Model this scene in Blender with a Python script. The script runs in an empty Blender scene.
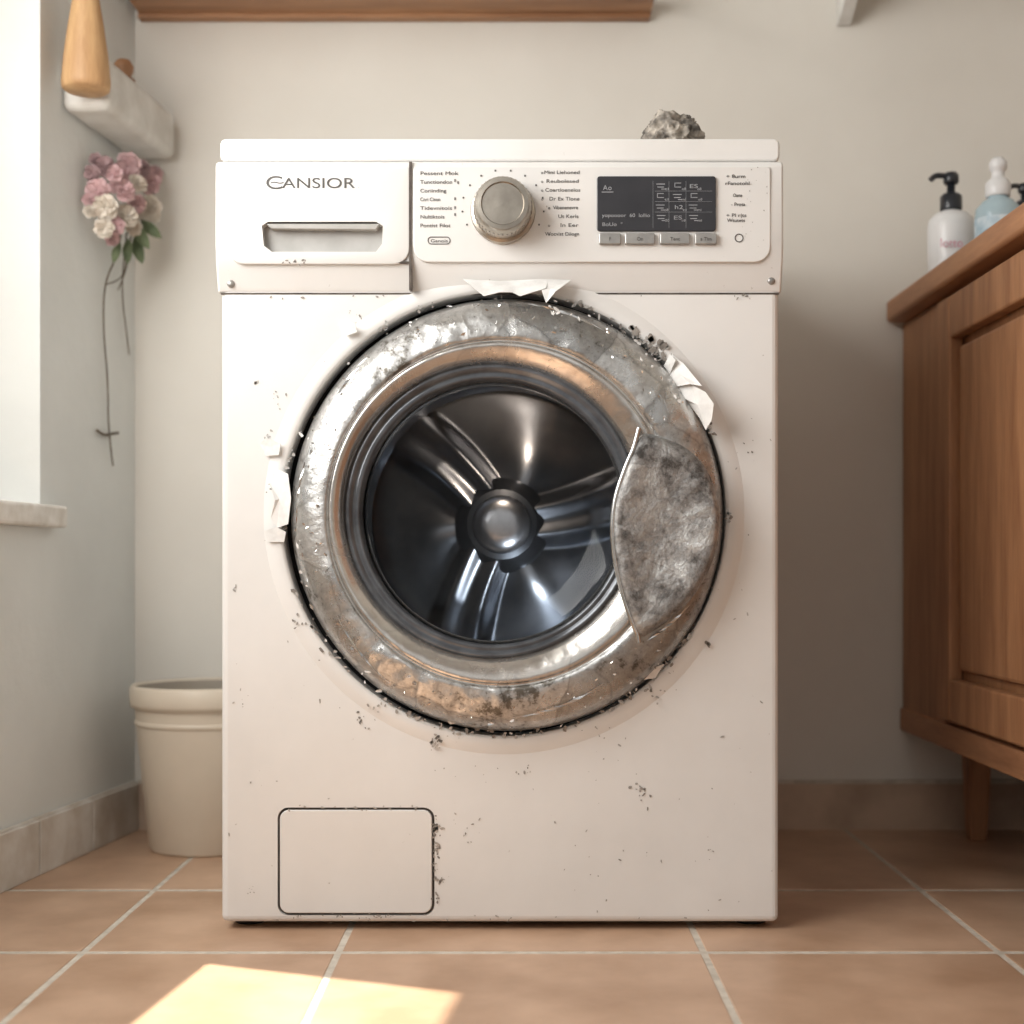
import bpy, bmesh, math, random
from mathutils import Vector, Matrix, noise
random.seed(7)
scene=bpy.context.scene
F=1418.0; D1=1.52; CX=0.0214; H=0.386; VX=520; VY=570
def S(y): return F/(D1+y)
def W(px,py,y=0.0):
    s=S(y); return Vector((CX+(px-VX)/s, y, H-(py-VY)/s))

# ---------------- materials ----------------
def newmat(name):
    m=bpy.data.materials.new(name); m.use_nodes=True
    nt=m.node_tree; b=nt.nodes['Principled BSDF']
    return m,nt,b
def texco(nt,scale=(1,1,1)):
    tc=nt.nodes.new('ShaderNodeTexCoord'); mp=nt.nodes.new('ShaderNodeMapping')
    mp.inputs['Scale'].default_value=scale
    nt.links.new(tc.outputs['Object'],mp.inputs['Vector']); return mp.outputs['Vector']
def noisen(nt,vec,scale,detail=4,rough=.55,out='Fac'):
    n=nt.nodes.new('ShaderNodeTexNoise'); n.inputs['Scale'].default_value=scale
    n.inputs['Detail'].default_value=detail; n.inputs['Roughness'].default_value=rough
    nt.links.new(vec,n.inputs['Vector']); return n.outputs[out]
def math2(nt,op,a,b):
    n=nt.nodes.new('ShaderNodeMath'); n.operation=op
    for i,x in enumerate((a,b)):
        if isinstance(x,(int,float)): n.inputs[i].default_value=x
        else: nt.links.new(x,n.inputs[i])
    return n.outputs[0]
def ramp(nt,fac,stops):
    r=nt.nodes.new('ShaderNodeValToRGB'); e=r.color_ramp.elements
    while len(e)<len(stops): e.new(.5)
    for i,(p,c) in enumerate(stops):
        e[i].position=p; e[i].color=(c[0],c[1],c[2],1)
    nt.links.new(fac,r.inputs['Fac']); return r.outputs['Color']
def bump(nt,b,h,strength=.2,dist=.002):
    n=nt.nodes.new('ShaderNodeBump'); n.inputs['Strength'].default_value=strength; n.inputs['Distance'].default_value=dist
    nt.links.new(h,n.inputs['Height']); nt.links.new(n.outputs['Normal'],b.inputs['Normal'])
def mat(name,c1,c2=None,scale=8,rough=.5,metal=0,bs=0,bscale=60,stretch=(1,1,1),lo=.35,hi=.65,detail=4,bdist=.002,spec=None):
    m,nt,b=newmat(name); v=texco(nt,stretch)
    c2=c2 or tuple(x*.9 for x in c1)
    f=noisen(nt,v,scale,detail)
    nt.links.new(ramp(nt,f,[(lo,c2),(hi,c1)]),b.inputs['Base Color'])
    b.inputs['Roughness'].default_value=rough; b.inputs['Metallic'].default_value=metal
    if spec is not None: b.inputs['Specular IOR Level'].default_value=spec
    if bs: bump(nt,b,noisen(nt,v,bscale,5),bs,bdist)
    return m
M_wall=mat('plaster_warm',(.755,.725,.665),(.695,.66,.60),3,.85,bs=.25,bscale=35)
M_wallL=mat('plaster_cool',(.76,.775,.755),(.69,.705,.685),4,.85,bs=.4,bscale=25,bdist=.004)
M_ceil=mat('ceiling_white',(.78,.77,.75),None,3,.9)
M_tile=mat('terracotta_tile',(.60,.405,.28),(.42,.26,.165),7,.36,bs=.15,bscale=40,detail=8)
M_grout=mat('grout',(.64,.59,.51),(.50,.45,.38),60,.9,bs=.3,bscale=200)
M_base=mat('baseboard_tile',(.58,.44,.33),(.40,.29,.21),9,.5,bs=.1,bscale=50)
M_baseL=mat('baseboard_tile_pale',(.72,.70,.66),(.52,.46,.39),14,.6,bs=.2,bscale=60)
M_sill=mat('window_sill',(.84,.82,.78),(.60,.56,.50),25,.8,bs=.5,bscale=60)
def woodmat(name,c1,c2,stretch):
    m,nt,b=newmat(name); v=texco(nt,stretch)
    f=noisen(nt,v,6,8,.6); f2=noisen(nt,v,40,4)
    h=math2(nt,'ADD',math2(nt,'MULTIPLY',f2,.25),f)
    nt.links.new(ramp(nt,h,[(.42,c2),(.8,c1)]),b.inputs['Base Color'])
    b.inputs['Roughness'].default_value=.5; bump(nt,b,f2,.1,.001); return m
M_woodV=woodmat('cabinet_wood',(.43,.215,.102),(.25,.105,.045),(6,6,.7))
M_woodH=woodmat('counter_wood',(.47,.235,.115),(.27,.12,.057),(6,.7,6))
M_woodS=woodmat('shelf_wood',(.42,.22,.11),(.24,.11,.05),(.7,6,6))
M_woodY=woodmat('turned_wood',(.60,.38,.19),(.40,.22,.10),(8,8,1))
def paint(name,c1,c2,rough=.35):
    m,nt,b=newmat(name); v=texco(nt)
    f=noisen(nt,v,4,6,.6); f2=noisen(nt,v,150,3,.6)
    c=ramp(nt,f,[(.3,c2),(.6,c1)])
    mask=ramp(nt,f2,[(.72,(0,0,0)),(.76,(1,1,1))])
    mx=nt.nodes.new('ShaderNodeMixRGB'); nt.links.new(mask,mx.inputs['Fac']); nt.links.new(c,mx.inputs[1])
    mx.inputs[2].default_value=(.45,.42,.38,1)
    nt.links.new(mx.outputs[0],b.inputs['Base Color'])
    b.inputs['Roughness'].default_value=rough; bump(nt,b,noisen(nt,v,12,4),.08,.002); return m
M_paint=paint('enamel_white',(.785,.775,.755),(.72,.705,.68))
M_panel=paint('panel_white',(.76,.75,.73),(.70,.685,.66),.4)
M_dark=mat('dark_gap',(.02,.019,.018),(.01,.01,.01),20,.7)
M_line=mat('seam_dark',(.12,.10,.085),(.05,.04,.035),80,.8)
M_chip=mat('chipped_paint',(.32,.29,.26),(.15,.135,.12),120,.6)
M_fleck=mat('bare_metal_fleck',(.52,.50,.47),(.34,.32,.30),150,.4,.5)
M_flake=mat('torn_film',(.80,.79,.77),(.66,.65,.63),60,.5)
M_knob=mat('knob_metal',(.46,.42,.365),(.37,.335,.29),60,.34,1,bs=.05,bscale=300)
M_text=mat('print_grey',(.10,.095,.09),(.07,.065,.06),50,.6)
M_disp=mat('display_black',(.022,.022,.027),(.033,.033,.038),20,.22)
M_icon=mat('display_icons',(.38,.39,.41),(.30,.31,.33),50,.5)
M_btn=mat('button_silver',(.42,.41,.39),(.33,.32,.31),80,.35,.6)
M_recess=mat('recess_grey',(.46,.45,.43),(.38,.37,.35),30,.5)
M_rubber=mat('gasket_rubber',(.10,.11,.12),(.06,.065,.07),30,.35)
M_bezel=mat('door_bezel',(.13,.14,.155),(.075,.08,.09),40,.14,.35)
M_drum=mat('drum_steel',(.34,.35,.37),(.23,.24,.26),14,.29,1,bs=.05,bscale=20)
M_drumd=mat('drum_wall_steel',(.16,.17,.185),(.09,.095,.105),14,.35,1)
M_hub=mat('drum_hub_steel',(.50,.50,.51),(.38,.38,.39),40,.30,1)
def worn(name,c1,c2,c3,rlo,rhi,bs=.35,sc=26,t=(.30,.40,.62),crin=.6,crs=38,patch=.35,psc=16,dist=.05,specks=0):
    m,nt,b=newmat(name); v=texco(nt)
    nz=noisen(nt,v,14,3,.6,'Color')
    vm=nt.nodes.new('ShaderNodeVectorMath'); vm.operation='MULTIPLY_ADD'; nt.links.new(nz,vm.inputs[0])
    vm.inputs[1].default_value=(dist,dist,dist); nt.links.new(v,vm.inputs[2]); vd=vm.outputs[0]
    vo=nt.nodes.new('ShaderNodeTexVoronoi'); vo.inputs['Scale'].default_value=crs; nt.links.new(vd,vo.inputs['Vector'])
    vo.feature='F1'
    vp=nt.nodes.new('ShaderNodeTexVoronoi'); vp.inputs['Scale'].default_value=psc; nt.links.new(vd,vp.inputs['Vector'])
    ve=nt.nodes.new('ShaderNodeTexVoronoi'); ve.feature='DISTANCE_TO_EDGE'; ve.inputs['Scale'].default_value=psc; nt.links.new(vd,ve.inputs['Vector'])
    f=noisen(nt,vd,sc,9,.7); f2=noisen(nt,v,sc*5,5,.7); f3=noisen(nt,v,6,3,.5)
    s=math2(nt,'SUBTRACT',math2(nt,'ADD',math2(nt,'MULTIPLY',f3,.35),f),.17)
    if specks: s=math2(nt,'ADD',s,math2(nt,'MULTIPLY',math2(nt,'SUBTRACT',noisen(nt,v,sc*4,3,.8),.5),specks))
    col=ramp(nt,s,[(t[0],c3),(t[1],c2),(t[2],c1)])
    sp=nt.nodes.new('ShaderNodeSeparateColor'); nt.links.new(vp.outputs['Color'],sp.inputs[0])
    pv=nt.nodes.new('ShaderNodeMapRange'); pv.inputs[3].default_value=1-patch; pv.inputs[4].default_value=1.05; nt.links.new(sp.outputs[0],pv.inputs[0])
    ed=nt.nodes.new('ShaderNodeMapRange'); ed.inputs[1].default_value=0; ed.inputs[2].default_value=.025; ed.inputs[3].default_value=1-patch*.8; ed.inputs[4].default_value=1; nt.links.new(ve.outputs['Distance'],ed.inputs[0])
    k=math2(nt,'MULTIPLY',pv.outputs[0],ed.outputs[0])
    hs=nt.nodes.new('ShaderNodeHueSaturation'); nt.links.new(k,hs.inputs['Value']); nt.links.new(col,hs.inputs['Color'])
    nt.links.new(hs.outputs[0],b.inputs['Base Color'])
    b.inputs['Metallic'].default_value=.9
    r=nt.nodes.new('ShaderNodeMapRange'); r.inputs[1].default_value=.35; r.inputs[2].default_value=.65
    r.inputs[3].default_value=rhi; r.inputs[4].default_value=rlo
    nt.links.new(f,r.inputs[0]); nt.links.new(r.outputs[0],b.inputs['Roughness'])
    msk=nt.nodes.new('ShaderNodeMapRange'); msk.inputs[1].default_value=.46; msk.inputs[2].default_value=.60; nt.links.new(f3,msk.inputs[0])
    cr=math2(nt,'MULTIPLY',math2(nt,'MULTIPLY',vo.outputs['Distance'],crin),math2(nt,'ADD',msk.outputs[0],.15))
    h=math2(nt,'ADD',math2(nt,'ADD',math2(nt,'MULTIPLY',f,.6),math2(nt,'MULTIPLY',f2,.5)),math2(nt,'ADD',math2(nt,'MULTIPLY',cr,2.0),math2(nt,'MULTIPLY',sp.outputs[0],patch*1.2)))
    bump(nt,b,h,bs,.003); return m
M_ring=worn('worn_chrome',(.66,.66,.65),(.46,.455,.445),(.16,.145,.125),.18,.5,.50,t=(.33,.42,.60),psc=13,dist=.03,specks=.45,crin=.8)
M_ring2=worn('bronze_chrome',(.68,.66,.63),(.58,.54,.50),(.28,.24,.20),.14,.34,.14,18,crin=.3,patch=.18,psc=10,specks=.15)
M_handle=worn('eroded_metal',(.50,.50,.49),(.31,.305,.30),(.11,.105,.10),.35,.7,.8,42,(.34,.47,.64),crin=.25,crs=60,patch=.2,psc=26,dist=.02,specks=.3)
M_chrome=mat('edge_chrome',(.75,.75,.74),(.6,.6,.59),60,.18,1)
gm=bpy.data.materials.new('door_glass'); gm.use_nodes=True; nt=gm.node_tree
for n in list(nt.nodes): nt.nodes.remove(n)
o=nt.nodes.new('ShaderNodeOutputMaterial'); mx=nt.nodes.new('ShaderNodeMixShader'); tr=nt.nodes.new('ShaderNodeBsdfTransparent')
tr.inputs[0].default_value=(.95,.965,.985,1)
gl=nt.nodes.new('ShaderNodeBsdfGlossy'); gl.inputs['Roughness'].default_value=.06; gl.inputs['Color'].default_value=(.6,.6,.6,1)
fr=nt.nodes.new('ShaderNodeFresnel'); fr.inputs[0].default_value=1.3
nt.links.new(fr.outputs[0],mx.inputs[0]); nt.links.new(tr.outputs[0],mx.inputs[1]); nt.links.new(gl.outputs[0],mx.inputs[2]); nt.links.new(mx.outputs[0],o.inputs[0])
M_glass=gm
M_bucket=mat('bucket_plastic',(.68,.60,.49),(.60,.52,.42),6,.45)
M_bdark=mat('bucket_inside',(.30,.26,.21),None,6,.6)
M_plwhite=mat('bottle_white',(.78,.78,.78),None,10,.3)
M_black=mat('pump_black',(.02,.022,.028),None,10,.3)
M_label=mat('label_pink',(.75,.30,.40),(.70,.5,.55),60,.5)
M_blue=mat('bottle_bluegrey',(.34,.47,.54),(.44,.56,.61),12,.25)
M_lblue=mat('label_blue',(.65,.72,.76),(.35,.5,.6),70,.5)
M_fpink=mat('petal_pink',(.80,.57,.57),(.66,.43,.44),60,.7)
M_fcream=mat('petal_cream',(.84,.78,.69),(.72,.62,.52),60,.7)
M_fmauve=mat('petal_mauve',(.52,.36,.37),(.38,.25,.25),60,.7)
M_leaf=mat('leaf_green',(.19,.24,.13),(.10,.14,.07),60,.6)
M_stem=mat('stem_brown',(.16,.12,.08),(.09,.07,.05),60,.7)
M_rag=mat('rag_cloth',(.48,.43,.37),(.08,.07,.06),50,.8,bs=.8,bscale=120,lo=.40,hi=.62)
M_white=mat('white_wood',(.76,.75,.72),(.62,.60,.56),20,.6,bs=.2,bscale=60)
M_sunblock=mat('sun_blocker_matte',(.8,.78,.72),None,20,.8)  # matte surface of the added sun blocker in the window

# ---------------- mesh helpers ----------------
def empty(name,loc=(0,0,0)):
    e=bpy.data.objects.new(name,None); e.empty_display_size=.05; e.location=loc; scene.collection.objects.link(e); return e
def par(o,root):
    if root:
        o.parent=root; o.matrix_parent_inverse=Matrix.Translation(root.location).inverted()
def mk(name,vs,fs,mats,root=None,smooth=False,bev=0,seg=2,mi=None,recalc=True):
    me=bpy.data.meshes.new(name); me.from_pydata([tuple(v) for v in vs],[],fs)
    if not isinstance(mats,(list,tuple)): mats=[mats]
    for m in mats: me.materials.append(m)
    if mi:
        for p,i in zip(me.polygons,mi): p.material_index=i
    if recalc:
        bm=bmesh.new(); bm.from_mesh(me); bmesh.ops.recalc_face_normals(bm,faces=bm.faces); bm.to_mesh(me); bm.free()
    if smooth:
        for p in me.polygons: p.use_smooth=True
    ob=bpy.data.objects.new(name,me); scene.collection.objects.link(ob); par(ob,root)
    if bev:
        b=ob.modifiers.new('bev','BEVEL'); b.width=bev; b.segments=seg; b.limit_method='ANGLE'; b.angle_limit=.6
        if seg>2:
            for p in me.polygons: p.use_smooth=True
            w=ob.modifiers.new('wn','WEIGHTED_NORMAL')
    return ob
BF=[(0,1,2,3),(7,6,5,4),(0,4,5,1),(1,5,6,2),(2,6,7,3),(3,7,4,0)]
def boxv(x0,x1,y0,y1,z0,z1):
    return [(x0,y0,z0),(x1,y0,z0),(x1,y1,z0),(x0,y1,z0),(x0,y0,z1),(x1,y0,z1),(x1,y1,z1),(x0,y1,z1)]
def box(name,x0,x1,y0,y1,z0,z1,m,root=None,bev=0,seg=2): return mk(name,boxv(x0,x1,y0,y1,z0,z1),BF,m,root,bev=bev,seg=seg)
def boxes(name,lst,m,root=None,bev=0,tf=None):
    vs=[];fs=[]
    for b in lst:
        k=len(vs); bv=boxv(*b); vs+= [tf(v) for v in bv] if tf else bv; fs+=[tuple(i+k for i in f) for f in BF]
    return mk(name,vs,fs,m,root,bev=bev)
def loft(name,rings,mats,root=None,capend=False,mi=None,seg=128,capstart=False):
    vs=[];fs=[];idx=[]
    n=len(rings[0])
    for r in rings: vs+=r
    for k in range(len(rings)-1):
        for i in range(n):
            j=(i+1)%n; fs.append((k*n+i,k*n+j,(k+1)*n+j,(k+1)*n+i)); idx.append(mi[k] if mi else 0)
    if capend: fs.append(tuple((len(rings)-1)*n+i for i in range(n))); idx.append(idx[-1])
    if capstart: fs.append(tuple(i for i in range(n))); idx.append(idx[0])
    return mk(name,vs,fs,mats,root,smooth=True,mi=idx)
def circ(px,py,rp,y,seg=128,wob=0):
    c=W(px,py,y); r=rp/S(y)
    return [Vector((c.x+r*math.cos(2*math.pi*i/seg),y,c.z+r*math.sin(2*math.pi*i/seg))) for i in range(seg)]
def lathe(name,prof,c,mats,root=None,axis='Z',seg=48,mi=None,cap=True):
    rings=[]
    for r,h in prof:
        rr=[]
        for i in range(seg):
            a=2*math.pi*i/seg
            if axis=='Z': rr.append(Vector((c[0]+r*math.cos(a),c[1]+r*math.sin(a),c[2]+h)))
            else: rr.append(Vector((c[0]+r*math.cos(a),c[1]+h,c[2]+r*math.sin(a))))
        rings.append(rr)
    return loft(name,rings,mats,root,cap,mi,seg,cap)
def autosm(o,a=.6):
    m=o.modifiers.new('es','EDGE_SPLIT'); m.split_angle=a; return o
def prism(name,pts,y0,y1,m,root=None,bev=0,seg=2):
    n=len(pts); vs=[(p[0],y0,p[1]) for p in pts]+[(p[0],y1,p[1]) for p in pts]
    fs=[tuple(range(n)),tuple(range(2*n-1,n-1,-1))]+[(i,(i+1)%n,n+(i+1)%n,n+i) for i in range(n)]
    return mk(name,vs,fs,m,root,bev=bev,seg=seg)
def rr(x0,y0,x1,y1,r,y,rb=None,n=6):
    rb=r if rb is None else rb
    pts=[]
    for cx,cy,a0,q in ((x1-r,y0+r,0,r),(x0+r,y0+r,90,r),(x0+rb,y1-rb,180,rb),(x1-rb,y1-rb,270,rb)):
        for i in range(n+1):
            a=math.radians(a0+90*i/n); w=W(cx+q*math.cos(a),cy-q*math.sin(a),y); pts.append((w.x,w.z))
    return pts
def poly(pl,y): return [(W(a,b,y).x,W(a,b,y).z) for a,b in pl]
def boolean(o,c):
    m=o.modifiers.new('b','BOOLEAN'); m.operation='DIFFERENCE'; m.object=c; m.solver='EXACT'
    dg=bpy.context.evaluated_depsgraph_get(); dg.update()
    me=bpy.data.meshes.new_from_object(o.evaluated_get(dg)); o.modifiers.clear(); o.data=me
    bpy.data.objects.remove(c)
def text(name,s,px,py,hp,y,m,root,align='LEFT',wid=None,ext=.0002):
    cu=bpy.data.curves.new(name,'FONT'); cu.body=s; cu.size=hp*1.4/S(y); cu.extrude=ext; cu.align_x=align
    o=bpy.data.objects.new(name,cu); scene.collection.objects.link(o)
    w=W(px,py,y)
    dg=bpy.context.evaluated_depsgraph_get(); dg.update()
    me=bpy.data.meshes.new_from_object(o.evaluated_get(dg)); 
    xs=[v.co.x for v in me.vertices]; k=1
    if wid: k=wid/S(y)/(max(xs)-min(xs))
    for v in me.vertices: v.co=Vector((v.co.x*k+w.x,y-v.co.z,v.co.y+w.z))
    bpy.data.objects.remove(o); me.materials.clear(); me.materials.append(m)
    ob=bpy.data.objects.new(name,me); scene.collection.objects.link(ob); par(ob,root); return ob
def tube(name,pts,r,m,root=None,res=6):
    cu=bpy.data.curves.new(name,'CURVE'); cu.dimensions='3D'; cu.bevel_depth=r; cu.bevel_resolution=3; cu.use_fill_caps=True
    sp=cu.splines.new('NURBS' if len(pts)>3 else 'POLY'); sp.points.add(len(pts)-1)
    for p,q in zip(sp.points,pts): p.co=(q[0],q[1],q[2],1)
    if len(pts)>3: sp.use_endpoint_u=True; sp.order_u=3; sp.resolution_u=res
    o=bpy.data.objects.new(name,cu); scene.collection.objects.link(o)
    dg=bpy.context.evaluated_depsgraph_get(); dg.update()
    me=bpy.data.meshes.new_from_object(o.evaluated_get(dg)); bpy.data.objects.remove(o)
    me.materials.clear(); me.materials.append(m)
    for p in me.polygons: p.use_smooth=True
    ob=bpy.data.objects.new(name,me); scene.collection.objects.link(ob); par(ob,root); return ob
def join(name,obs,root=None):
    dg=bpy.context.evaluated_depsgraph_get(); dg.update()
    me=bpy.data.meshes.new(name); bm=bmesh.new(); ms=[]
    for o in obs:
        t=bpy.data.meshes.new_from_object(o.evaluated_get(dg))
        mp=[]
        for q in t.materials:
            if q not in ms: ms.append(q)
            mp.append(ms.index(q))
        for p in t.polygons: p.material_index=mp[p.material_index] if mp else 0
        bm.from_mesh(t)
    bm.to_mesh(me); bm.free()
    for q in ms: me.materials.append(q)
    for o in obs: bpy.data.objects.remove(o)
    ob=bpy.data.objects.new(name,me); scene.collection.objects.link(ob); par(ob,root); return ob

# ---------------- room ----------------
YB=.60
box('wall_back',-.75,1.25,YB,YB+.12,-.05,2.45,M_wall)
C0=Vector((-.554,YB)); U=Vector((-.1258,-.99206)); N=Vector((-.99206,.1258))
def LW(v): # local (t, n, z)
    return (C0.x+U.x*v[0]+N.x*v[1], C0.y+U.y*v[0]+N.y*v[1], v[2])
T1=.308; T2=1.5; ZS=.469; ZT=1.75
boxes('wall_left',[(0,T1,0,.16,-.05,2.45),(T2,3.2,0,.16,-.05,2.45),(T1,T2,0,.16,-.05,ZS-.028),(T1,T2,0,.16,ZT,2.45)],M_wallL,tf=LW)
box('wall_right',1.10,1.22,-2.3,YB,-.05,2.45,M_wall)
box('ceiling',-1.2,1.25,-2.3,YB+.1,2.40,2.5,M_ceil)
xs=[-1.32,-1.02,-.72,-.42,-.162,.207,.505,.81,1.11]
ys=[-2.25,-1.93,-1.61,-1.29,-.98,-.67,-.37,-.088,.19,.60]
vs=[];fs=[];mi=[]
g=.0035; gy=.0055
def addb(b,m):
    k=len(vs); vs.extend(boxv(*b)); fs.extend([tuple(i+k for i in f) for f in BF]); mi.extend([m]*6)
addb((-1.32,1.11,-2.25,.60,-.05,-.0007),1)
for i in range(len(xs)-1):
    for j in range(len(ys)-1):
        addb((xs[i]+g,xs[i+1]-g,ys[j]+gy,ys[j+1]-(gy if j<8 else 0),-.01,0),0)
mk('floor',vs,fs,[M_tile,M_grout],bev=.0008,mi=mi)
vs=[];fs=[];mi=[]
xb=[-.548,-.30,.02,.372,.70,1.03,1.10]
for a,b in zip(xb,xb[1:]): addb((a+.0025,b-.0025,YB-.0125,YB-.0005,0,.068),0)
addb((-.548,1.10,YB-.0100,YB-.0005,0,.073),1)
mk('baseboard_back',vs,fs,[M_base,M_grout],mi=mi)
tb=[.012,.17,.33,.50,.67,.86,1.2]
boxes('baseboard_left',[(a+.0015,b-.0015,-.011,-.0005,0,.070) for a,b in zip(tb,tb[1:])]+[(.012,1.2,-.007,-.0005,0,.073)],M_baseL,bev=.0015,tf=LW)

# ---------------- sun & window ----------------
d=Vector((1,-.38,-1.44)).normalized()
def back(Fx,Fy,nd):
    P=Vector((Fx,Fy,0)); 
    num=nd-((P.x-C0.x)*N.x+(P.y-C0.y)*N.y); den=-(d.x*N.x+d.y*N.y)
    k=num/den; Q=P-d*k; t=(Q.x-C0.x)*U.x+(Q.y-C0.y)*U.y
    return t,Q.z
tA,zA=back(-.294,-.120,.12)
tB,zB=back(-.022,-.25,.12)
print('window blockers',tA,zA,tB,zB)
win=empty('window_1',LW(((T1+T2)/2,.1,ZS)))
boxes('sill',[(T1-.035,T2+.03,-.022,.0,ZS-.028,ZS),(T1,T2,-.0,.16,ZS-.028,ZS)],M_sill,win,bev=.004,tf=LW)
boxes('frame_sun_mask',[(T1,tA,.112,.15,ZS,ZT),(T2-.06,T2,.112,.15,ZS,ZT),(tA,T2-.06,.112,.15,ZT-.05,ZT),(tA,T2-.06,.112,.15,ZS,ZS+.03)],M_white,win,tf=LW)  # window frame; unseen far board added wide to end the sun patch
boxes('sun_blocker',[(tA,T2-.06,.118,.122,zB,ZT-.05),(tA,T2-.06,.112,.128,zB-.012,zB)],M_sunblock,win,tf=LW)  # unseen sheet added to limit how far the sun reaches across the floor
sun=bpy.data.lights.new('sun','SUN'); sun.energy=12.0; sun.angle=.012; sun.color=(1,.92,.79)
so=bpy.data.objects.new('sun',sun); scene.collection.objects.link(so); so.rotation_euler=d.to_track_quat('-Z','Y').to_euler(); so.location=(-2,1,3)
def area(name,loc,dirv,sx,sy,p,col):
    l=bpy.data.lights.new(name,'AREA'); l.shape='RECTANGLE'; l.size=sx; l.size_y=sy; l.energy=p; l.color=col
    o=bpy.data.objects.new(name,l); scene.collection.objects.link(o); o.location=loc
    o.rotation_euler=Vector(dirv).to_track_quat('-Z','Z').to_euler(); return o
c=LW(((tA+T2)/2+.05,.02,(ZS+ZT)/2+.02))
area('window_daylight',c,(-N.x,-N.y+.55,-.1),T2-tA-.25,ZT-ZS-.1,23,(1,.985,.955))
w=bpy.data.worlds.new('world'); scene.world=w; w.use_nodes=True; nt=w.node_tree; bg=nt.nodes['Background']
tc=nt.nodes.new('ShaderNodeTexCoord'); sep=nt.nodes.new('ShaderNodeSeparateXYZ'); nt.links.new(tc.outputs['Generated'],sep.inputs[0])
mr=nt.nodes.new('ShaderNodeMapRange'); mr.inputs[1].default_value=-1; mr.inputs[2].default_value=1; nt.links.new(sep.outputs['Z'],mr.inputs[0])
nt.links.new(ramp(nt,mr.outputs[0],[(.35,(.30,.26,.22)),(.5,(.64,.615,.585)),(.62,(1,.98,.945))]),bg.inputs[0]); bg.inputs[1].default_value=.72

# ---------------- washing machine ----------------
wm=empty('washing_machine',(0,.27,0))
def fx(p): return (p-500)/933
def fz(p): return (930-p)/933
body=box('cabinet_body',fx(221),fx(779),0,.55,.008,fz(166),M_paint,None,bev=.007,seg=4)
cut=lathe('cut',[(222/933,-.05),(222/933,.43)],(W(504,514,0).x,0,W(504,514,0).z),M_dark,None,'Y',128)
boolean(body,cut)
cut=prism('cut',rr(277.5,807.5,434.5,915.5,11,0),-.02,.006,M_dark); boolean(body,cut)
body.name='cabinet_body'; par(body,wm)
for p in body.data.polygons: p.use_smooth=False
liner=loft('door_well',[circ(504,514,221.5,y) for y in (.004,.03)]+[circ(500,514,160,.035)],M_dark,wm)
prism('top_lid',rr(221,140,779,163,6,0),-.006,.55,M_paint,wm,bev=.003,seg=3)
prof=[(.05,163.5),(-.008,163.5),(-.012,168),(-.013,245),(-.011,262),(-.006,276),(-.002,287),(.0,293),(.05,293)]
x0,x1=fx(217.5),fx(781.5); vs=[(x0,y,fz(z)) for y,z in prof]+[(x1,y,fz(z)) for y,z in prof]; n=len(prof)
fs=[tuple(range(n)),tuple(range(2*n-1,n-1,-1))]+[(i,(i+1)%n,n+(i+1)%n,n+i) for i in range(n)]
panel=mk('control_panel',vs,fs,M_panel,None,bev=.0035,seg=3)
recess_pts=[(262,226),(268,222),(376,222),(383,226),(382,244),(376,252),(272,252),(264,246)]
cut=prism('cut',poly(recess_pts,-.013),-.05,.012,M_recess); boolean(panel,cut); par(panel,wm); panel.name='control_panel'
slabL=prism('drawer_front',rr(228,166,409.5,264,4,-.015,16),-.0140,-.010,M_panel,None,bev=.0015,seg=3)
cut=prism('cut',poly(recess_pts,-.013),-.05,.012,M_recess); boolean(slabL,cut); par(slabL,wm); slabL.name='drawer_front'
prism('panel_face',rr(413,166,771,262,4,-.015,16),-.0140,-.010,M_panel,wm,bev=.0015,seg=3)
prism('drawer_recess',poly(recess_pts,-.005),-.002,.013,M_recess,wm)
prism('drawer_recess_lip',poly([(266,224),(380,224),(376,230),(272,229)],-.012),-.0135,-.004,M_recess,wm,bev=.001)
box('drawer_seam',fx(410),fx(412.6),-.0142,-.002,fz(292),fz(165),M_line,wm)
box('drawer_lower_seam',fx(289),fx(411),-.0138,-.002,fz(265.5),fz(264),M_line,wm)
boxes('body_seam',[(fx(221),fx(779),-.0005,.002,fz(294.3),fz(292.6))],M_line,wm)
for i,(a,b) in enumerate(((231,284),(771,281))): 
    lathe('screw_%d'%i,[(.0042,.004),(.0042,-.002),(.003,-.0035)],W(a,b,-.002),M_btn,wm,'Y',20)
Y=-.0143
text('maker_lettering','ANSIOR',282,188,10.5,Y,M_text,wm,wid=73)
text('maker_initial','C',265,189,13.5,Y,M_text,wm,wid=16)
text('maker_swash','~',270,186,9,Y,M_text,wm,wid=13)
words=['Pessent Mok','Tunctiondon','Coriinding','Cnri Cison','Tidevnitois','Nultiktois','Pontist Filot','A Gant Tarr']
labs=[]
for i,s in enumerate(words[:7]): labs.append(text('t',s,420,175+8.7*i,3.7,Y,M_text,None,wid=[38,32,26,20,32,24,30][i]))
lab2=['Mini Liehoned','Reubolesed','Coartloenelos','Dr Ex Tlone','Vibenenevre','Ut Kerls','In Eer','Wocvist Dilogn']
for i,s in enumerate(lab2): labs.append(text('t',s,[544,546,545,549,553,558,560,545][i],174+8.8*i,3.6,Y,M_text,None,wid=[35,32,35,30,25,20,18,34][i]))
for i in range(8):
    if i!=5: labs.append(text('t','o',541 if i<4 else 548,174+8.8*i,3,Y,M_text,None))
for i,s in enumerate(['+ 8urm','rFanotohl','Ourte','- Prota','+ Pl r|ts','Wtutets']): labs.append(text('t',s,[726,725,733,731,726,727][i],[178,185,197,206,217,222][i],3.6,Y,M_text,None,wid=[19,24,9,14,20,18][i]))
for i in range(5): labs.append(text('t','8',454+[0,3,0,0,0][i],[182,184,200,209,216][i],3,Y,M_text,None))
join('programme_lettering',labs,wm)
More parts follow.
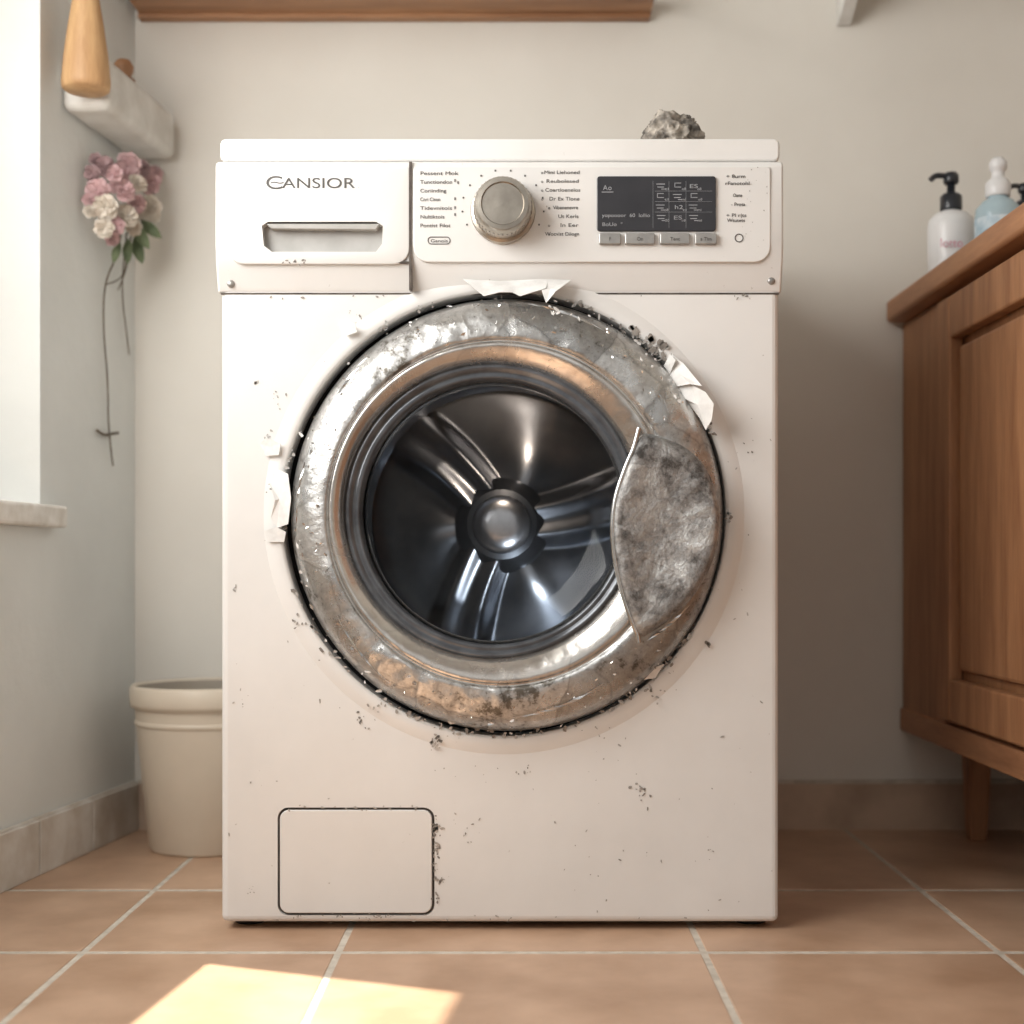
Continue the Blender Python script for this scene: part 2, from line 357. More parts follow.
tube('pill_mark',[Vector((a,Y,b)) for a,b in rr(428,237,450,244,3.4,Y)],.0005,M_text,wm)
text('pill_text','Ganois',430.5,242.3,3.2,Y,M_text,wm,wid=17)
tube('start_mark',circ(739,238,4,Y,16)+circ(739,238,4,Y,16)[:1],.0005,M_text,wm)
dots=[]
for i in range(14):
    a=math.radians(-50+i*(280/13)) 
    px,py=503+41*math.cos(a),207-37*math.sin(a)
    if py>163+5 and py<235: dots.append(prism('d',poly([(px-.8,py-.8),(px+.8,py-.8),(px+.8,py+.8),(px-.8,py+.8)],Y),Y-.0003,Y+.0008,M_text))
join('dial_marks',dots,wm)
kc=W(503,212,-.0145)
kn=lathe('programme_knob',[(.033,.004),(.0345,-.003),(.0335,-.006),(.0305,-.0075),(.0300,-.028),(.0285,-.034),(.027,-.036),(.0225,-.0365),(.0215,-.0345),(.020,-.0345),(.001,-.036)],kc,[M_knob],wm,'Y',72); autosm(kn,.5)
rib=[]
for i in range(40):
    a=2*math.pi*i/40; c_=Vector((kc.x+.0302*math.cos(a),0,kc.z+.0302*math.sin(a)))
    t=Vector((-math.sin(a),0,math.cos(a)))*.0007; r_=Vector((math.cos(a),0,math.sin(a)))*.0007
    v=[c_-t-r_,c_+t-r_,c_+t+r_,c_-t+r_]
    vv=[(q.x,kc.y-.009,q.z) for q in v]+[(q.x,kc.y-.026,q.z) for q in v]
    rib.append(mk('r',vv,BF,M_knob))
join('knob_grip',rib,wm)
prism('display_screen',rr(597,176,716,231,3,-.017),-.0168,-.012,M_disp,wm,bev=.0007)
ic=[]; yd=-.0171
def line(x0,y0,x1,y1,w=.35): 
    ic.append(prism('l',poly([(x0-w,y0-w),(x1+w,y0-w),(x1+w,y1+w),(x0-w,y1+w)],yd),yd,yd+.0006,M_icon))
for r_ in range(4):
    for c_ in range(3):
        cx=661+c_*16.5+random.uniform(-1,1); cy=186+r_*10.5
        k=random.randint(0,4)
        if k==0: line(cx-3,cy-3,cx+3,cy-3); line(cx-3,cy+1,cx+3,cy+1); line(cx-3,cy-3,cx-3,cy+1)
        elif k==1: line(cx-4,cy-2,cx+4,cy-2); line(cx-3,cy+1,cx+3,cy+1); line(cx+1,cy+3,cx+4,cy+3)
        elif k==2: line(cx-3,cy-3,cx-3,cy+3,.6); line(cx,cy-3,cx+4,cy-3); line(cx,cy,cx+2,cy); line(cx,cy+3,cx+4,cy+3)
        elif k==3: line(cx-3,cy+2,cx+4,cy+2,.6); line(cx+3,cy-3,cx+3,cy+2); line(cx-3,cy-3,cx-1,cy-3)
        else: ic.append(text('t',random.choice(['ES','20','Eo','8:','h2']),cx-4,cy+2,4,yd,M_icon,None,wid=8))
        ic.append(text('t',random.choice(['mi','or','20','tl','o8']),cx+4,cy+4,2.4,yd,M_icon,None,wid=4))
for q in (653,669,686): line(q,181,q,228,.1)
line(655,191,712,191,.1); line(655,201.5,712,201.5,.1); line(655,212,712,212,.1)
ic.append(text('t','yopoooor  60  lollio',602,217,3.6,yd,M_icon,None,wid=48)); ic.append(text('t','BoUo  °',602,226,3.6,yd,M_icon,None,wid=20))
ic.append(text('t','A',603,190,5,yd,M_icon,None)); ic.append(text('t','o',608,190,5,yd,M_icon,None)); line(602,192,613,192,.4)
join('display_icons',ic,wm)
bt=[];bl=[]
for i,(a,b) in enumerate(((599,621),(625,655),(660,690),(695,717))):
    bt.append(prism('b',rr(a,233,b,244,1.5,-.019),-.0190,-.012,M_btn,bev=.001))
    bl.append(text('t',['F','On','Tent','a Tim'][i],(a+b)/2,240.5,3.6,-.0193,M_text,None,align='CENTER'))
join('option_buttons',bt,wm); join('button_lettering',bl,wm)

loft('door_collar',[circ(504,514,244,.0015),circ(504,514,239,-.0006),circ(504,514,233,-.0026),circ(504,514,226,-.0038),circ(504,514,222,-.0018),circ(504,514,221.5,.012)],M_paint,wm)
RG=[(507,515,216,.022),(507,515,215.5,-.004),(507,515,213,-.016),(506.5,515,208,-.025),(506,515,200,-.0315),(504.5,514.5,190,-.0345),(502,514,180,-.0360),(501,513,175.5,-.0355),(500,513,173.5,-.0325),(499.5,513,171.5,-.0325),(499,512.5,169.5,-.0355),(497,512,162,-.0330),(494,511,152,-.026),(492,511,147,-.018)]
def ringdist(px,py,rp,y,seg=360):
    pts=circ(px,py,rp,y,seg); out=[]
    amp=1.0 if rp>176 else .35
    for p in pts:
        k=noise.noise(p*30)*.0016+(abs(noise.noise(p*60))-.3)*.0022*max(0,noise.noise(p*9)+.40)*2
        out.append(p+Vector((0,k*amp,0)))
    return out
ri=[]
for a,b in zip(RG,RG[1:]):
    for k in range(2): ri.append(tuple(a[q]+(b[q]-a[q])*k/2 for q in range(4)))
ri.append(RG[-1])
ring=loft('door_ring',[ringdist(*q) for q in ri],[M_ring,M_ring2],wm,mi=[0]*16+[1]*10)
BZ=[(492,511,147.5,-.017),(492,511,146,-.021),(492,511,143,-.0215),(492,511.5,141,-.016),(492.5,512,138,-.0155),(493,512,136,-.0175),(493,512,133.5,-.0155),(493.5,513,132,-.008),(494,513,131,-.005),(495,514,130,.012),(496,515,129,.035)]
bz=loft('door_bezel',[circ(*q) for q in BZ],M_bezel,wm)
gp=[]
for k in range(13):
    t=k/12; r=132*math.cos(t*math.pi/2*.98)+.3; gp.append(circ(495,513,r,-.006+.045*math.sin(t*math.pi/2)))
loft('door_glass',gp,M_glass,wm,capend=True)
loft('door_gasket',[circ(497,515,168,.034),circ(497,515,150,.036),circ(497,515,144,.045),circ(498,516,141,.062),circ(498,516,147,.075),circ(499,517,170,.08)],M_rubber,wm)
dc=W(502,521,.26)
def dring(r,y): return [Vector((dc.x+r*math.cos(2*math.pi*i/128),y,dc.z+r*math.sin(2*math.pi*i/128))) for i in range(128)]
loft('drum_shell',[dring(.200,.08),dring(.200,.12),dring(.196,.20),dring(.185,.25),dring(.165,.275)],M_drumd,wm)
NR,NA=40,288; vs=[];fs=[]
angs=[math.radians(a) for a in (124,2,238)]
hc=W(502,525,.24)
def sst(x): x=max(0,min(1,x)); return x*x*(3-2*x)
for i in range(NR+1):
    t=i/NR; r=.0+t*.19
    for j in range(NA):
        a=2*math.pi*j/NA; tw=a-.22*t
        h=0
        for q in angs:
            dlt=(tw-q+math.pi)%(2*math.pi)-math.pi
            wd=.017/max(r,.03)+.05        # blade half width (roughly constant in metres)
            prof_=sst((wd*1.9-abs(dlt))/(wd*1.1))
            h+=prof_*.040*min(1,(1.03-t)*2.2)*(1-.18*math.exp(-(dlt/(wd*.5))**2))
            dl2=dlt-1.0
            h+=math.exp(-(dl2/.50)**2)*.022*math.sin(math.pi*min(1,t*1.05))
        y=.275-h-.010*math.cos(t*math.pi)
        vs.append((hc.x+r*math.cos(a),y,hc.z+r*math.sin(a)))
for i in range(NR):
    for j in range(NA):
        k=(j+1)%NA; fs.append((i*NA+j,i*NA+k,(i+1)*NA+k,(i+1)*NA+j))
mk('drum_back_vanes',vs,fs,M_drum,wm,smooth=True)
hb=lathe('drum_hub',[(.060,.03),(.056,.014),(.047,.004),(.043,-.004),(.036,-.006),(.0355,-.012),(.033,-.018),(.026,-.0235),(.014,-.026),(.001,-.0265)],(hc.x,.225,hc.z),[M_drumd,M_hub],wm,'Y',64,mi=[0,0,0,0,0,1,1,1,1]); autosm(hb,.8)
def plight(name,loc,p,r,col):
    l=bpy.data.lights.new(name,'POINT'); l.energy=p; l.shadow_soft_size=r; l.color=col
    o=bpy.data.objects.new(name,l); scene.collection.objects.link(o); o.location=loc; par(o,wm)
plight('drum_fill_upper',(dc.x+.01,.11,dc.z+.165),.60,.018,(1,.80,.62))  # added warm fill light, brightens the drum from above
plight('drum_fill_lower',(dc.x+.06,.10,dc.z-.15),.70,.028,(.85,.93,1))  # added cool fill light for the lower drum highlight

HL=[(643,434),(633,450),(623,474),(615,500),(612.5,525),(614,552),(619,580),(627,608),(638,636)]
HR=[(652,632),(672,618),(692,598),(708,572),(718,543),(720,512),(714,486),(703,464),(686,448),(664,438)]
ol=HL+HR
def dens(pl,k=4):
    out=[]
    for i in range(len(pl)):
        p0,p1,p2,p3=[Vector(pl[(i+q)%len(pl)]) for q in (-1,0,1,2)]
        for s_ in range(k):
            t=s_/k; out.append(.5*((2*p1)+(p2-p0)*t+(2*p0-5*p1+4*p2-p3)*t*t+(3*p1-p0-3*p2+p3)*t*t*t))
    return out
od=dens(ol,6); cen=Vector((664,534)); rings=[]
for k,y in ((1.0,-.020),(1.0,-.034),(.985,-.040),(.95,-.044),(.9,-.0455),(.83,-.0455),(.76,-.045),(.68,-.044),(.6,-.043),(.5,-.042),(.4,-.041),(.3,-.040),(.2,-.040),(.1,-.0395)):
    rg=[]
    for p in od:
        q=cen+(p-cen)*k; yy=y
        if k<.97: yy+=noise.noise(Vector((q.x/18,q.y/18,3)))*.0016+(abs(noise.noise(Vector((q.x/7,q.y/7,9))))-.25)*.0014
        rg.append(W(q.x,q.y,yy))
    rings.append(rg)
loft('door_handle',rings,M_handle,wm,capend=True)
hl=dens(HL+[(638,636)],4)[2:-6]
tube('handle_edge',[W(p.x,p.y,-.0405) for p in hl],.0026,M_chrome,wm)

prism('filter_hatch',rr(280,810,432,913,9,0),-.0012,.0055,M_paint,wm,bev=.0012,seg=3)
prism('filter_hatch_gap',rr(277.8,807.8,434.2,915.2,11,0),.0035,.0058,M_line,wm)
for i,(a,b) in enumerate(((-.275,.04),(.275,.04),(-.275,.5),(.275,.5))):
    lathe('foot_%d'%i,[(.016,0),(.018,.003),(.018,.006),(.010,.008),(.010,.02)],(a,b,0),M_dark,wm,'Z',24)
cv=[];cf=[];cm=[]
def blob(px,py,r,y=-.0007,asp=1,jag=.5,mi=0):
    n=random.randint(6,10); a0=random.random()*6; k=len(cv); rot=random.random()*3.14
    for i in range(n):
        a=2*math.pi*i/n+a0; rad=r*(1-jag*random.random()); dx=rad*math.cos(a)*asp; dy=rad*math.sin(a)
        cv.append(W(px+dx*math.cos(rot)-dy*math.sin(rot),py+dx*math.sin(rot)+dy*math.cos(rot),y))
    cf.append(tuple(range(k,k+n))); cm.append(mi)
def sc(px,py,r,y=-.0007,asp=1): 
    if 300<px<700 and (px-504)**2+(py-514)**2<223**2: return
    rr2=math.hypot(px-504,py-514)
    if y>-.003 and rr2<245: y=-.0046
    blob(px,py,r,y,asp,mi=1 if random.random()<.68 else 0)
for cx,cy,sp,nn,rm in [(437,742,6,20,2.2),(436,722,8,10,2.2),(640,790,8,12,1.9),(523,770,7,6,1.5),(436,828,6,22,2.2),(436,850,5,12,1.8),(440,880,4,8,1.6),(257,382,3,4,1.8),(641,352,14,14,2.6),(655,350,7,9,3.2),(672,372,8,7,2.5),(235,590,4,4,1.5),(728,517,4,6,2.2),(707,643,2,2,3.4),(360,722,9,9,1.6),(378,706,8,8,1.6),(268,437,4,5,1.6),(252,890,8,6,1.2),(700,850,14,6,1.0),(590,860,50,8,1.0),(240,700,8,5,1.1),(655,690,12,10,2),(345,905,40,8,1.1),(750,460,12,6,1.1),(600,735,14,7,1.3),(300,620,8,8,1.6),(278,400,8,6,1.3),(480,765,30,7,1.1),(350,320,8,8,1.6),(275,490,6,8,1.4),(465,830,14,8,1.2)]:
    for _ in range(nn):
        sc(cx+random.gauss(0,sp*.6),cy+random.gauss(0,sp*.6),rm*random.uniform(.3,1),asp=random.uniform(1,2.2))
for _ in range(100): sc(random.uniform(228,772),random.uniform(300,915),random.uniform(.4,1.1),asp=random.uniform(1,3))
for _ in range(110):
    e=random.random()
    if e<.35: blob(random.uniform(285,430),random.choice((808,915))+random.gauss(0,1.5),random.uniform(.5,1.4),-.0015,2,mi=1)
    elif e<.6: blob(435+random.gauss(0,2),random.uniform(815,905),random.uniform(.6,1.7),-.0015,1.5,mi=random.choice((0,1)))
    elif e<.8: blob(random.uniform(225,775),918+random.gauss(0,2),random.uniform(.5,1.2),-.0012,2,mi=1)
    else: blob(random.uniform(240,770),random.choice((295,297))+random.random()*2,random.uniform(.5,1.4),-.0012,2)
for _ in range(12): blob(300+random.gauss(0,9),262+random.gauss(0,1.2),random.uniform(.5,1.3),-.0144,2)
for _ in range(18): blob(random.uniform(745,770),random.uniform(165,250),random.uniform(.4,1.0),-.0144,1,mi=1)
mk('paint_chips',cv,cf,[M_chip,M_fleck],wm,recalc=False,mi=cm)
cv=[];cf=[];cm=[]
for _ in range(150):
    a=math.radians(random.choice([random.uniform(100,250),random.uniform(20,75),random.uniform(250,330)])); r=random.gauss(221,2.0)
    blob(504+r*math.cos(a),514-r*math.sin(a),random.uniform(.8,2.6),-.0050,asp=random.uniform(1,2.5),mi=random.choice((0,1)))
for _ in range(22):
    a=math.radians(random.uniform(32,56)); r=random.gauss(228,4)
    blob(504+r*math.cos(a),514-r*math.sin(a),random.uniform(1.5,4.5),-.0052,asp=random.uniform(1,1.8),mi=random.choice((0,0,1)))
mk('door_gap_dirt',cv,cf,[M_chip,M_fleck],wm,recalc=False,mi=cm)
def flakes(name,cnt,rlo,rhi,smin,smax,m,arcs=None):
    vs=[];fs=[]
    for _ in range(cnt):
        a=random.uniform(0,2*math.pi) if not arcs else math.radians(random.uniform(*random.choice(arcs))); r=random.uniform(rlo,rhi)
        yy=-.006 if r>216 else (-.018 if r>211 else (-.029 if r>203 else (-.0345 if r>194 else -.0365)))
        px,py=505+r*math.cos(a),514-r*math.sin(a)
        if 606<px<728 and 430<py<640: continue
        n=random.randint(4,6); sz=random.uniform(smin,smax); k=len(vs); as_=random.uniform(1,2.6); rot=a+math.pi/2+random.gauss(0,.7)
        for i in range(n):
            b=2*math.pi*i/n; q=sz*random.uniform(.5,1); dx=q*math.cos(b)*as_; dy=q*math.sin(b)
            vs.append(W(px+dx*math.cos(rot)+dy*math.sin(rot),py-dx*math.sin(rot)+dy*math.cos(rot),yy+random.uniform(-.0012,.0005)))
        for i in range(1,n-1): fs.append((k,k+i,k+i+1))
    return mk(name,vs,fs,m,wm,recalc=False)
flakes('ring_flakes_white',60,206,220,.7,2.4,M_flake,[(100,260),(30,80),(270,340)])
flakes('ring_flakes_silver',120,182,215,.6,2.0,M_chrome)
flakes('ring_flakes_dark',90,180,216,.4,1.4,M_chip,[(95,175),(205,265),(300,345),(40,80)])
def flap(name,pl,m=M_flake):
    vs=[W(a,b,y) for a,b,y in pl]; c_=sum(vs,Vector())/len(vs); n=len(vs); vs.append(c_)
    o=mk(name,vs,[(i,(i+1)%n,n) for i in range(n)],m,wm,smooth=False); s_=o.modifiers.new('s','SOLIDIFY'); s_.thickness=.0005; return o
flap('torn_film_1',[(463,279,-.008),(500,281,-.008),(540,279,-.008),(548,280,-.010),(546,288,-.024),(520,296,-.030),(512,292,-.026),(500,292,-.026),(484,296,-.030),(474,288,-.02)])
flap('torn_film_1b',[(538,279,-.008),(571,280,-.012),(556,291,-.032),(546,303,-.036),(542,291,-.026)])
flap('torn_film_2',[(672,354,-.006),(684,364,-.016),(702,386,-.032),(690,384,-.026),(668,388,-.010),(668,372,-.006)])
flap('torn_film_3',[(668,390,-.008),(690,384,-.018),(706,392,-.034),(714,404,-.040),(712,420,-.034),(706,430,-.026),(700,418,-.02),(688,402,-.012)])
flap('torn_film_4',[(275,468,-.0068),(288,474,-.012),(291,498,-.015),(288,524,-.015),(277,528,-.0068),(271,518,-.006),(275,500,-.012),(270,484,-.006)])
flap('torn_film_5',[(338,324,-.006),(346,319,-.010),(355,324,-.014),(357,332,-.012),(346,336,-.010),(342,332,-.006)])
flap('torn_film_6',[(260,444,-.002),(266,438,-.006),(281,443,-.009),(279,455,-.008),(266,456,-.004)])
flap('torn_film_7',[(264,531,-.004),(276,527,-.008),(286,532,-.010),(284,542,-.008),(268,542,-.005)])
flap('torn_film_8',[(664,366,-.005),(670,354,-.010),(676,360,-.018),(670,374,-.008)])
flap('torn_film_9',[(440,712,-.012),(452,717,-.016),(470,716,-.02),(466,722,-.012),(450,724,-.008)])
flap('torn_film_10',[(640,680,-.01),(652,668,-.016),(664,664,-.014),(655,678,-.010)])
def streak(a0,a1,r0,r1,w,y,n=14):
    vs=[];fs=[]
    for i in range(n+1):
        t=i/n; a=math.radians(a0+(a1-a0)*t); r=r0+(r1-r0)*t; ww=w*math.sin(math.pi*min(max(t,.06),.94))*random.uniform(.4,1.3)
        for q in (-ww,ww): vs.append(W(505+(r+q)*math.cos(a),514-(r+q)*math.sin(a),y-.0015*random.random()))
    for i in range(n): fs.append((2*i,2*i+1,2*i+3,2*i+2))
    return mk('s',vs,fs,M_chrome)
join('film_creases',[streak(128,152,210,203,1.2,-.030),streak(60,88,208,212,1.2,-.028),streak(272,300,204,196,1.4,-.034),streak(160,185,206,209,1,-.030),streak(210,236,196,205,1.2,-.0345),streak(318,334,190,206,1.3,-.036)],wm)

# ---------------- crumpled rag on top ----------------
bm=bmesh.new(); bmesh.ops.create_icosphere(bm,subdivisions=6,radius=1)
rc=Vector((W(673,100,.07).x,.07,.846))
for v in bm.verts:
    p=v.co.copy(); k=1+.32*noise.noise(p*1.5+Vector((3,1,5)))+.20*(1-2.4*abs(noise.noise(p*2.3+Vector((5,2,1)))))+.10*(1-2*abs(noise.noise(p*4.5)))
    q=Vector((p.x*.028*k,p.y*.026*k,p.z*.024*k))
    q.z=max(q.z+.023,.0005)
    v.co=rc+q
me=bpy.data.meshes.new('crumpled_rag'); bm.to_mesh(me); bm.free(); me.materials.append(M_rag)
for p in me.polygons: p.use_smooth=True
scene.collection.objects.link(bpy.data.objects.new('crumpled_rag',me))

# ---------------- bucket ----------------
bk=empty('plastic_bucket',(-.413,.46,0)); bc=(-.413,.46,0)
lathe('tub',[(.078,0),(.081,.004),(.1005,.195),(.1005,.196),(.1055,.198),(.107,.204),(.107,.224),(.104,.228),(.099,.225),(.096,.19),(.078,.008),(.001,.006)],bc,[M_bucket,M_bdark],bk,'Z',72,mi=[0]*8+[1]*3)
lathe('rib',[(.0985,.172),(.1005,.174),(.1008,.178),(.099,.18)],bc,M_bucket,bk,'Z',72,cap=False)
tube('bail_handle',[Vector((-.325,.43,.215)),Vector((-.322,.432,.235)),Vector((-.328,.434,.255)),Vector((-.338,.436,.262)),Vector((-.347,.438,.250))],.003,M_black,bk)

# ---------------- right cabinet ----------------
cb=empty('wooden_cabinet',(.84,.05,0)); XF=.594; ZB=.155; ZTOP=.787; YA=-.55; YE=.595
boxes('carcass',[(XF+.004,1.095,YA,YE,ZB,ZTOP-.033)],M_woodV,cb,bev=.003)
box('countertop',.567,1.095,YA-.02,YE,ZTOP-.033,ZTOP,M_woodH,cb,bev=.006,seg=3)
box('back_stile',XF-.002,XF+.006,.385,YE,ZB+.012,ZTOP-.035,M_woodV,cb,bev=.002)
box('base_rail',XF-.006,XF+.006,YA,YE,ZB-.008,ZB+.026,M_woodH,cb,bev=.003)
k=0
for ya,yb in ((-.06,.375),(-.50,-.07)):
    z0,z1=ZB+.034,ZTOP-.045; sw=.055; k+=1
    boxes('door_%d_frame'%k,[(XF-.016,XF+.003,ya,ya+sw,z0,z1),(XF-.016,XF+.003,yb-sw,yb,z0,z1),(XF-.0158,XF+.003,ya+sw,yb-sw,z0,z0+sw),(XF-.0158,XF+.003,ya+sw,yb-sw,z1-sw,z1)],M_woodV,cb,bev=.003)
    box('door_%d_panel'%k,XF-.007,XF+.003,ya+sw+.012,yb-sw-.012,z0+sw+.012,z1-sw-.012,M_woodV,cb,bev=.005)
for i,(a,b) in enumerate(((.675,.51),(.675,-.47),(1.04,.51),(1.04,-.47))):
    r0,r1=.012,.018
    vs=[(a+sx*r0,b+sy*r0,0) for sx,sy in ((-1,-1),(1,-1),(1,1),(-1,1))]+[(a+sx*r1,b+sy*r1,ZB+.002) for sx,sy in ((-1,-1),(1,-1),(1,1),(-1,1))]
    mk('leg_%d'%i,vs,BF,M_woodV,cb,bev=.002)

# ---------------- bottles ----------------
def pump(root,c,z,m,s=1):
    lathe('collar',[(.0115*s,0),(.012*s,.002),(.012*s,.016*s),(.009*s,.019*s),(.0045*s,.020*s),(.0045*s,.034*s)],(c[0],c[1],z),m,root,'Z',32)
    lathe('pump_head',[(.007*s,.030*s),(.0085*s,.032*s),(.0085*s,.040*s),(.006*s,.043*s)],(c[0],c[1],z),m,root,'Z',24)
    zz=z+.0385*s
    tube('spout',[Vector((c[0],c[1],zz)),Vector((c[0]-.012*s,c[1]-.003,zz+.001)),Vector((c[0]-.020*s,c[1]-.005,zz)),Vector((c[0]-.024*s,c[1]-.006,zz-.005*s))],.0032*s,m,root)
b1=W(951,200,.46); c1=(b1.x,.46,ZTOP); r1=empty('soap_bottle',c1)
lathe('bottle_body',[(.026,0),(.0305,.004),(.0315,.02),(.0315,.078),(.030,.088),(.022,.096),(.013,.099),(.012,.104)],c1,M_plwhite,r1)
lathe('label',[(.0317,.028),(.0319,.03),(.0319,.074),(.0317,.076)],c1,M_plwhite,r1,cap=False)
text('label_print','lotto',940,247,9,.46-.0325,M_label,r1,wid=22)
pump(r1,c1,ZTOP+.100,M_black,1.25)
b2=W(998,200,.37); c2=(b2.x,.37,ZTOP); r2=empty('shampoo_bottle',c2)
lathe('bottle_body',[(.025,0),(.029,.004),(.030,.02),(.030,.068),(.0285,.080),(.020,.090),(.013,.094),(.013,.100)],c2,M_blue,r2)
lathe('label',[(.0301,.022),(.0304,.024),(.0304,.064),(.0301,.066)],c2,M_lblue,r2,cap=False)
lathe('cap',[(.0155,.096),(.0165,.098),(.0165,.114),(.012,.119),(.0085,.122),(.0085,.130),(.0115,.133),(.0115,.142),(.007,.148)],c2,M_plwhite,r2)
b3=W(1024,200,.47); c3=(b3.x,.47,ZTOP); r3=empty('soap_bottle',c3)
lathe('bottle_body',[(.023,0),(.027,.004),(.028,.02),(.028,.070),(.025,.084),(.016,.094),(.0115,.097),(.0115,.102)],c3,M_blue,r3)
pump(r3,c3,ZTOP+.098,M_black,1.0)

# ---------------- shelves on the wall ----------------
sh=empty('wall_shelf',(-.17,.5,1.21))
box('plank',-.545,.216,.40,.599,1.211,1.236,M_woodS,sh,bev=.002)
box('cleat',-.545,.214,.580,.599,1.2045,1.2115,M_woodS,sh,bev=.001)
s2=empty('white_shelf',(.7,.5,1.25))
box('plank',.46,1.095,.36,.599,1.262,1.285,M_white,s2,bev=.002)
xa,xb_=W(836,20,.6).x,W(850,20,.6).x
pr=[(.599,1.198),(.590,1.198),(.44,1.262),(.599,1.262)]
vs=[(xa,y,z) for y,z in pr]+[(xb_,y,z) for y,z in pr]
mk('bracket',vs,[(0,1,2,3),(7,6,5,4),(0,4,5,1),(1,5,6,2),(2,6,7,3),(3,7,4,0)],M_white,s2,bev=.002)
box('bracket_far',1.0,1.0+xb_-xa,.44,.599,1.20,1.262,M_white,s2,bev=.002)

def xw(y): return -.554-.1268*(YB-y)
def onwall(px,py,off):
    k=(px-VX)/F
    y=(k*D1+CX+.554+.1268*YB-off)/(.1268-k)
    return W(px,py,y)
ledge=boxes('stone_ledge',[(.012,.250,-.068,-.0005,.993,1.062)],M_white,None,tf=LW)
b=ledge.modifiers.new('bev','BEVEL'); b.width=.012; b.segments=4
wv=empty('wooden_bell',(0,0,0)); yv=.305; vb=W(86,92,yv); cvv=(vb.x,yv,vb.z)
wv.location=cvv
lathe('bell_body',[(.001,0),(.026,.001),(.030,.004),(.031,.012),(.028,.045),(.0225,.085),(.0175,.115),(.015,.130),(.018,.135),(.012,.143),(.004,.146)],cvv,M_woodY,wv)
tube('hanging_cord',[Vector((cvv[0],yv,cvv[2]+.143)),Vector((cvv[0]-.02,yv,cvv[2]+.17)),Vector((xw(yv)-.002,yv,cvv[2]+.18))],.0014,M_stem,wv)
sp=LW((.15,-.045,1.062)); 
lathe('wooden_finial',[(.014,0),(.016,.003),(.010,.008),(.013,.014),(.014,.022),(.009,.03),(.001,.032)],sp,M_woodS,None)

# ---------------- dried flowers ----------------
fw=onwall(125,200,.03); fr_=empty('dried_flower_bouquet',fw)
def rose(c,R,m):
    vs=[];fs=[]
    for lay in range(5):
        npet=6 if lay<3 else 4; rad=R*(1-.18*lay); 
        for k in range(npet):
            a0=2*math.pi*k/npet+lay*.6+random.random()*.4; base=len(vs); G=6
            for i in range(G):
                u=i/(G-1)
                for j in range(G):
                    v=(j/(G-1)-.5)*2; aa=a0+v*(.62-.08*lay)*math.sin(math.pi*(.25+.6*u))
                    op=.25+.20*lay
                    rr_=rad*math.sin(u*math.pi*.55)*(1-.12*abs(v)+.05*math.sin(v*7)); fwd=rad*(op*u*1.3-.25*(1-lay/4)*u*u)
                    e=Vector((math.cos(aa)*rr_,-fwd-.001*lay+random.uniform(-.0008,.0008),math.sin(aa)*rr_)); vs.append(e)
            for i in range(G-1):
                for j in range(G-1): q=base+i*G+j; fs.append((q,q+1,q+G+1,q+G))
    R_=Matrix.Rotation(random.uniform(-.2,.9),4,'Z')@Matrix.Rotation(random.uniform(-.5,.5),4,'X')
    vs=[Vector(c)+R_@v for v in vs]
    return mk('f',vs,fs,m,None,smooth=True,recalc=False)
fl=[]
for px,py,rp,m,off in [(104,167,12,M_fmauve,.026),(128,166,13,M_fpink,.034),(149,182,12,M_fpink,.040),(98,190,12,M_fpink,.026),(121,190,14,M_fpink,.044),(148,209,14,M_fcream,.044),(105,207,13,M_fcream,.036),(126,216,12,M_fcream,.046),(104,228,10,M_fcream,.034),(92,173,8,M_fmauve,.018),(160,194,8,M_fmauve,.03),(112,238,8,M_fpink,.03),(137,184,10,M_fcream,.05),(114,174,9,M_fpink,.04),(136,204,10,M_fpink,.046),(116,226,9,M_fpink,.044),(96,160,7,M_fmauve,.016),(142,168,8,M_fmauve,.036),(90,212,7,M_fcream,.018),(89,200,7,M_fpink,.016),(155,174,8,M_fpink,.034),(134,228,8,M_fcream,.044)]:
    p=onwall(px,py,off); fl.append(rose(p,rp/S(p.y)*1.12,m))
join('blooms',fl,fr_)
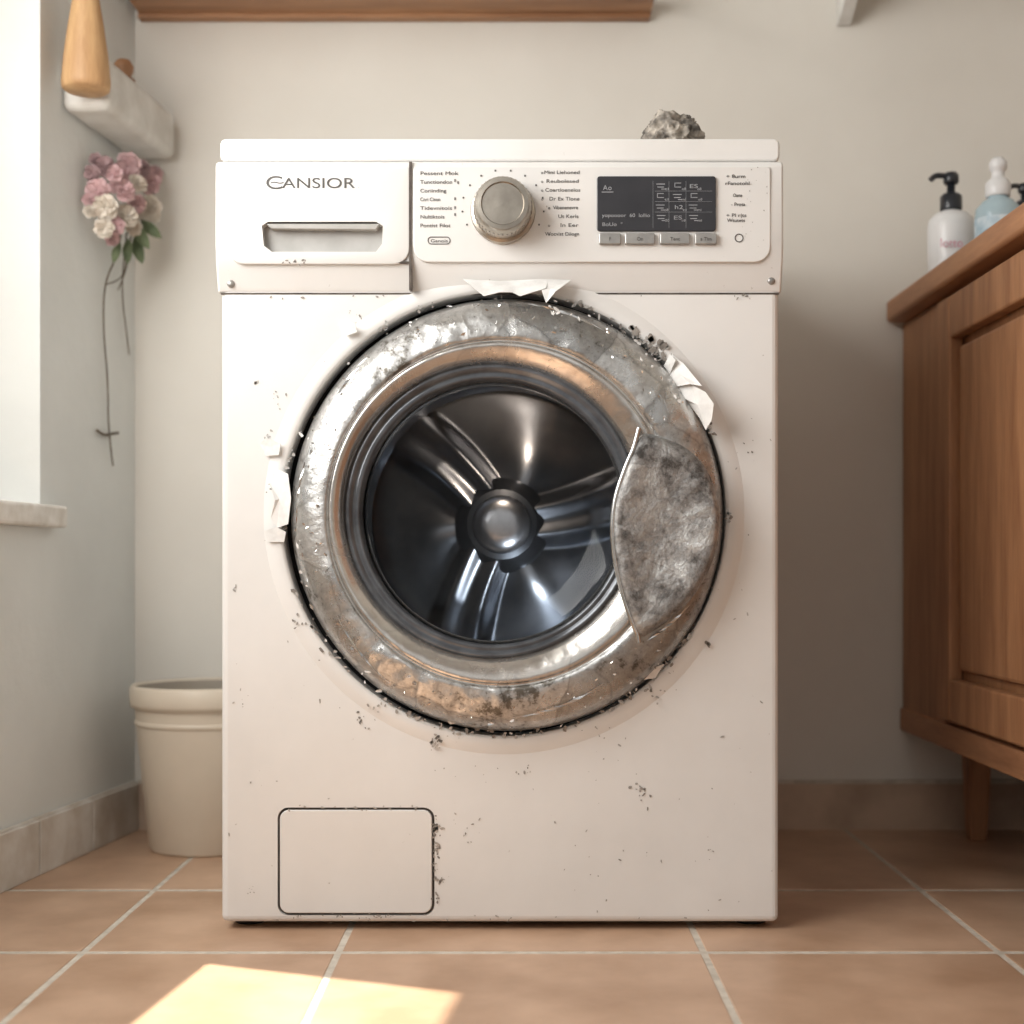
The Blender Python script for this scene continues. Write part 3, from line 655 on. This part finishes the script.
def leaf(px,py,L,ang,off,m=M_leaf):
    p=onwall(px,py,off); L=L/S(p.y); vs=[];fs=[]; n=6
    dx=Vector((math.cos(ang),0,math.sin(ang))); dy=Vector((-math.sin(ang),0,math.cos(ang)))
    for i in range(n+1):
        t=i/n; w_=L*.2*math.sin(math.pi*t)**.8
        for q in (-1,0,1): vs.append(p+dx*L*t+dy*w_*q+Vector((.0,-.004*math.sin(math.pi*t)+.003*abs(q),0)))
    for i in range(n):
        for q in (0,1): k=i*3+q; fs.append((k,k+1,k+4,k+3))
    return mk('l',vs,fs,m,None,smooth=True,recalc=False)
lv=[leaf(132,222,32,-1.0,.036),leaf(140,220,28,-.7,.04),(leaf(128,238,26,-1.6,.034)),leaf(134,235,30,-1.3,.034),leaf(146,224,18,-.8,.036),leaf(120,242,22,-1.9,.03),leaf(137,244,18,-1.2,.03)]
join('leaves',lv,fr_)
def stem(pl,r): return tube('s',[onwall(a,b,o) for a,b,o in pl],r,M_stem)
join('stems',[stem([(124,215,.03),(118,255,.022),(104,282,.012),(103,330,.008),(108,380,.008),(108,432,.008),(113,466,.008)],.0013),
 stem([(128,225,.03),(123,262,.02),(122,300,.010),(127,335,.008),(129,355,.008)],.0011),
 stem([(132,225,.03),(130,250,.022),(125,275,.014),(118,290,.010)],.001),
 stem([(126,235,.03),(128,262,.02),(120,282,.012),(106,284,.008)],.001),
 stem([(97,430,.006),(103,436,.006),(110,434,.006),(118,433,.006)],.002)],fr_)

# ---------------- camera ----------------
cam=bpy.data.cameras.new('camera'); co=bpy.data.objects.new('camera',cam); scene.collection.objects.link(co)
co.location=(CX,-D1,H); co.rotation_euler=(math.pi/2,0,0)
cam.sensor_width=36; cam.lens=F/1024*36; cam.shift_x=-(VX-512)/1024; cam.shift_y=(VY-512)/1024
cam.dof.use_dof=True; cam.dof.focus_distance=D1-.01; cam.dof.aperture_fstop=3.5; cam.clip_start=.02
scene.camera=co
scene.view_settings.view_transform='Standard'; scene.view_settings.look='None'
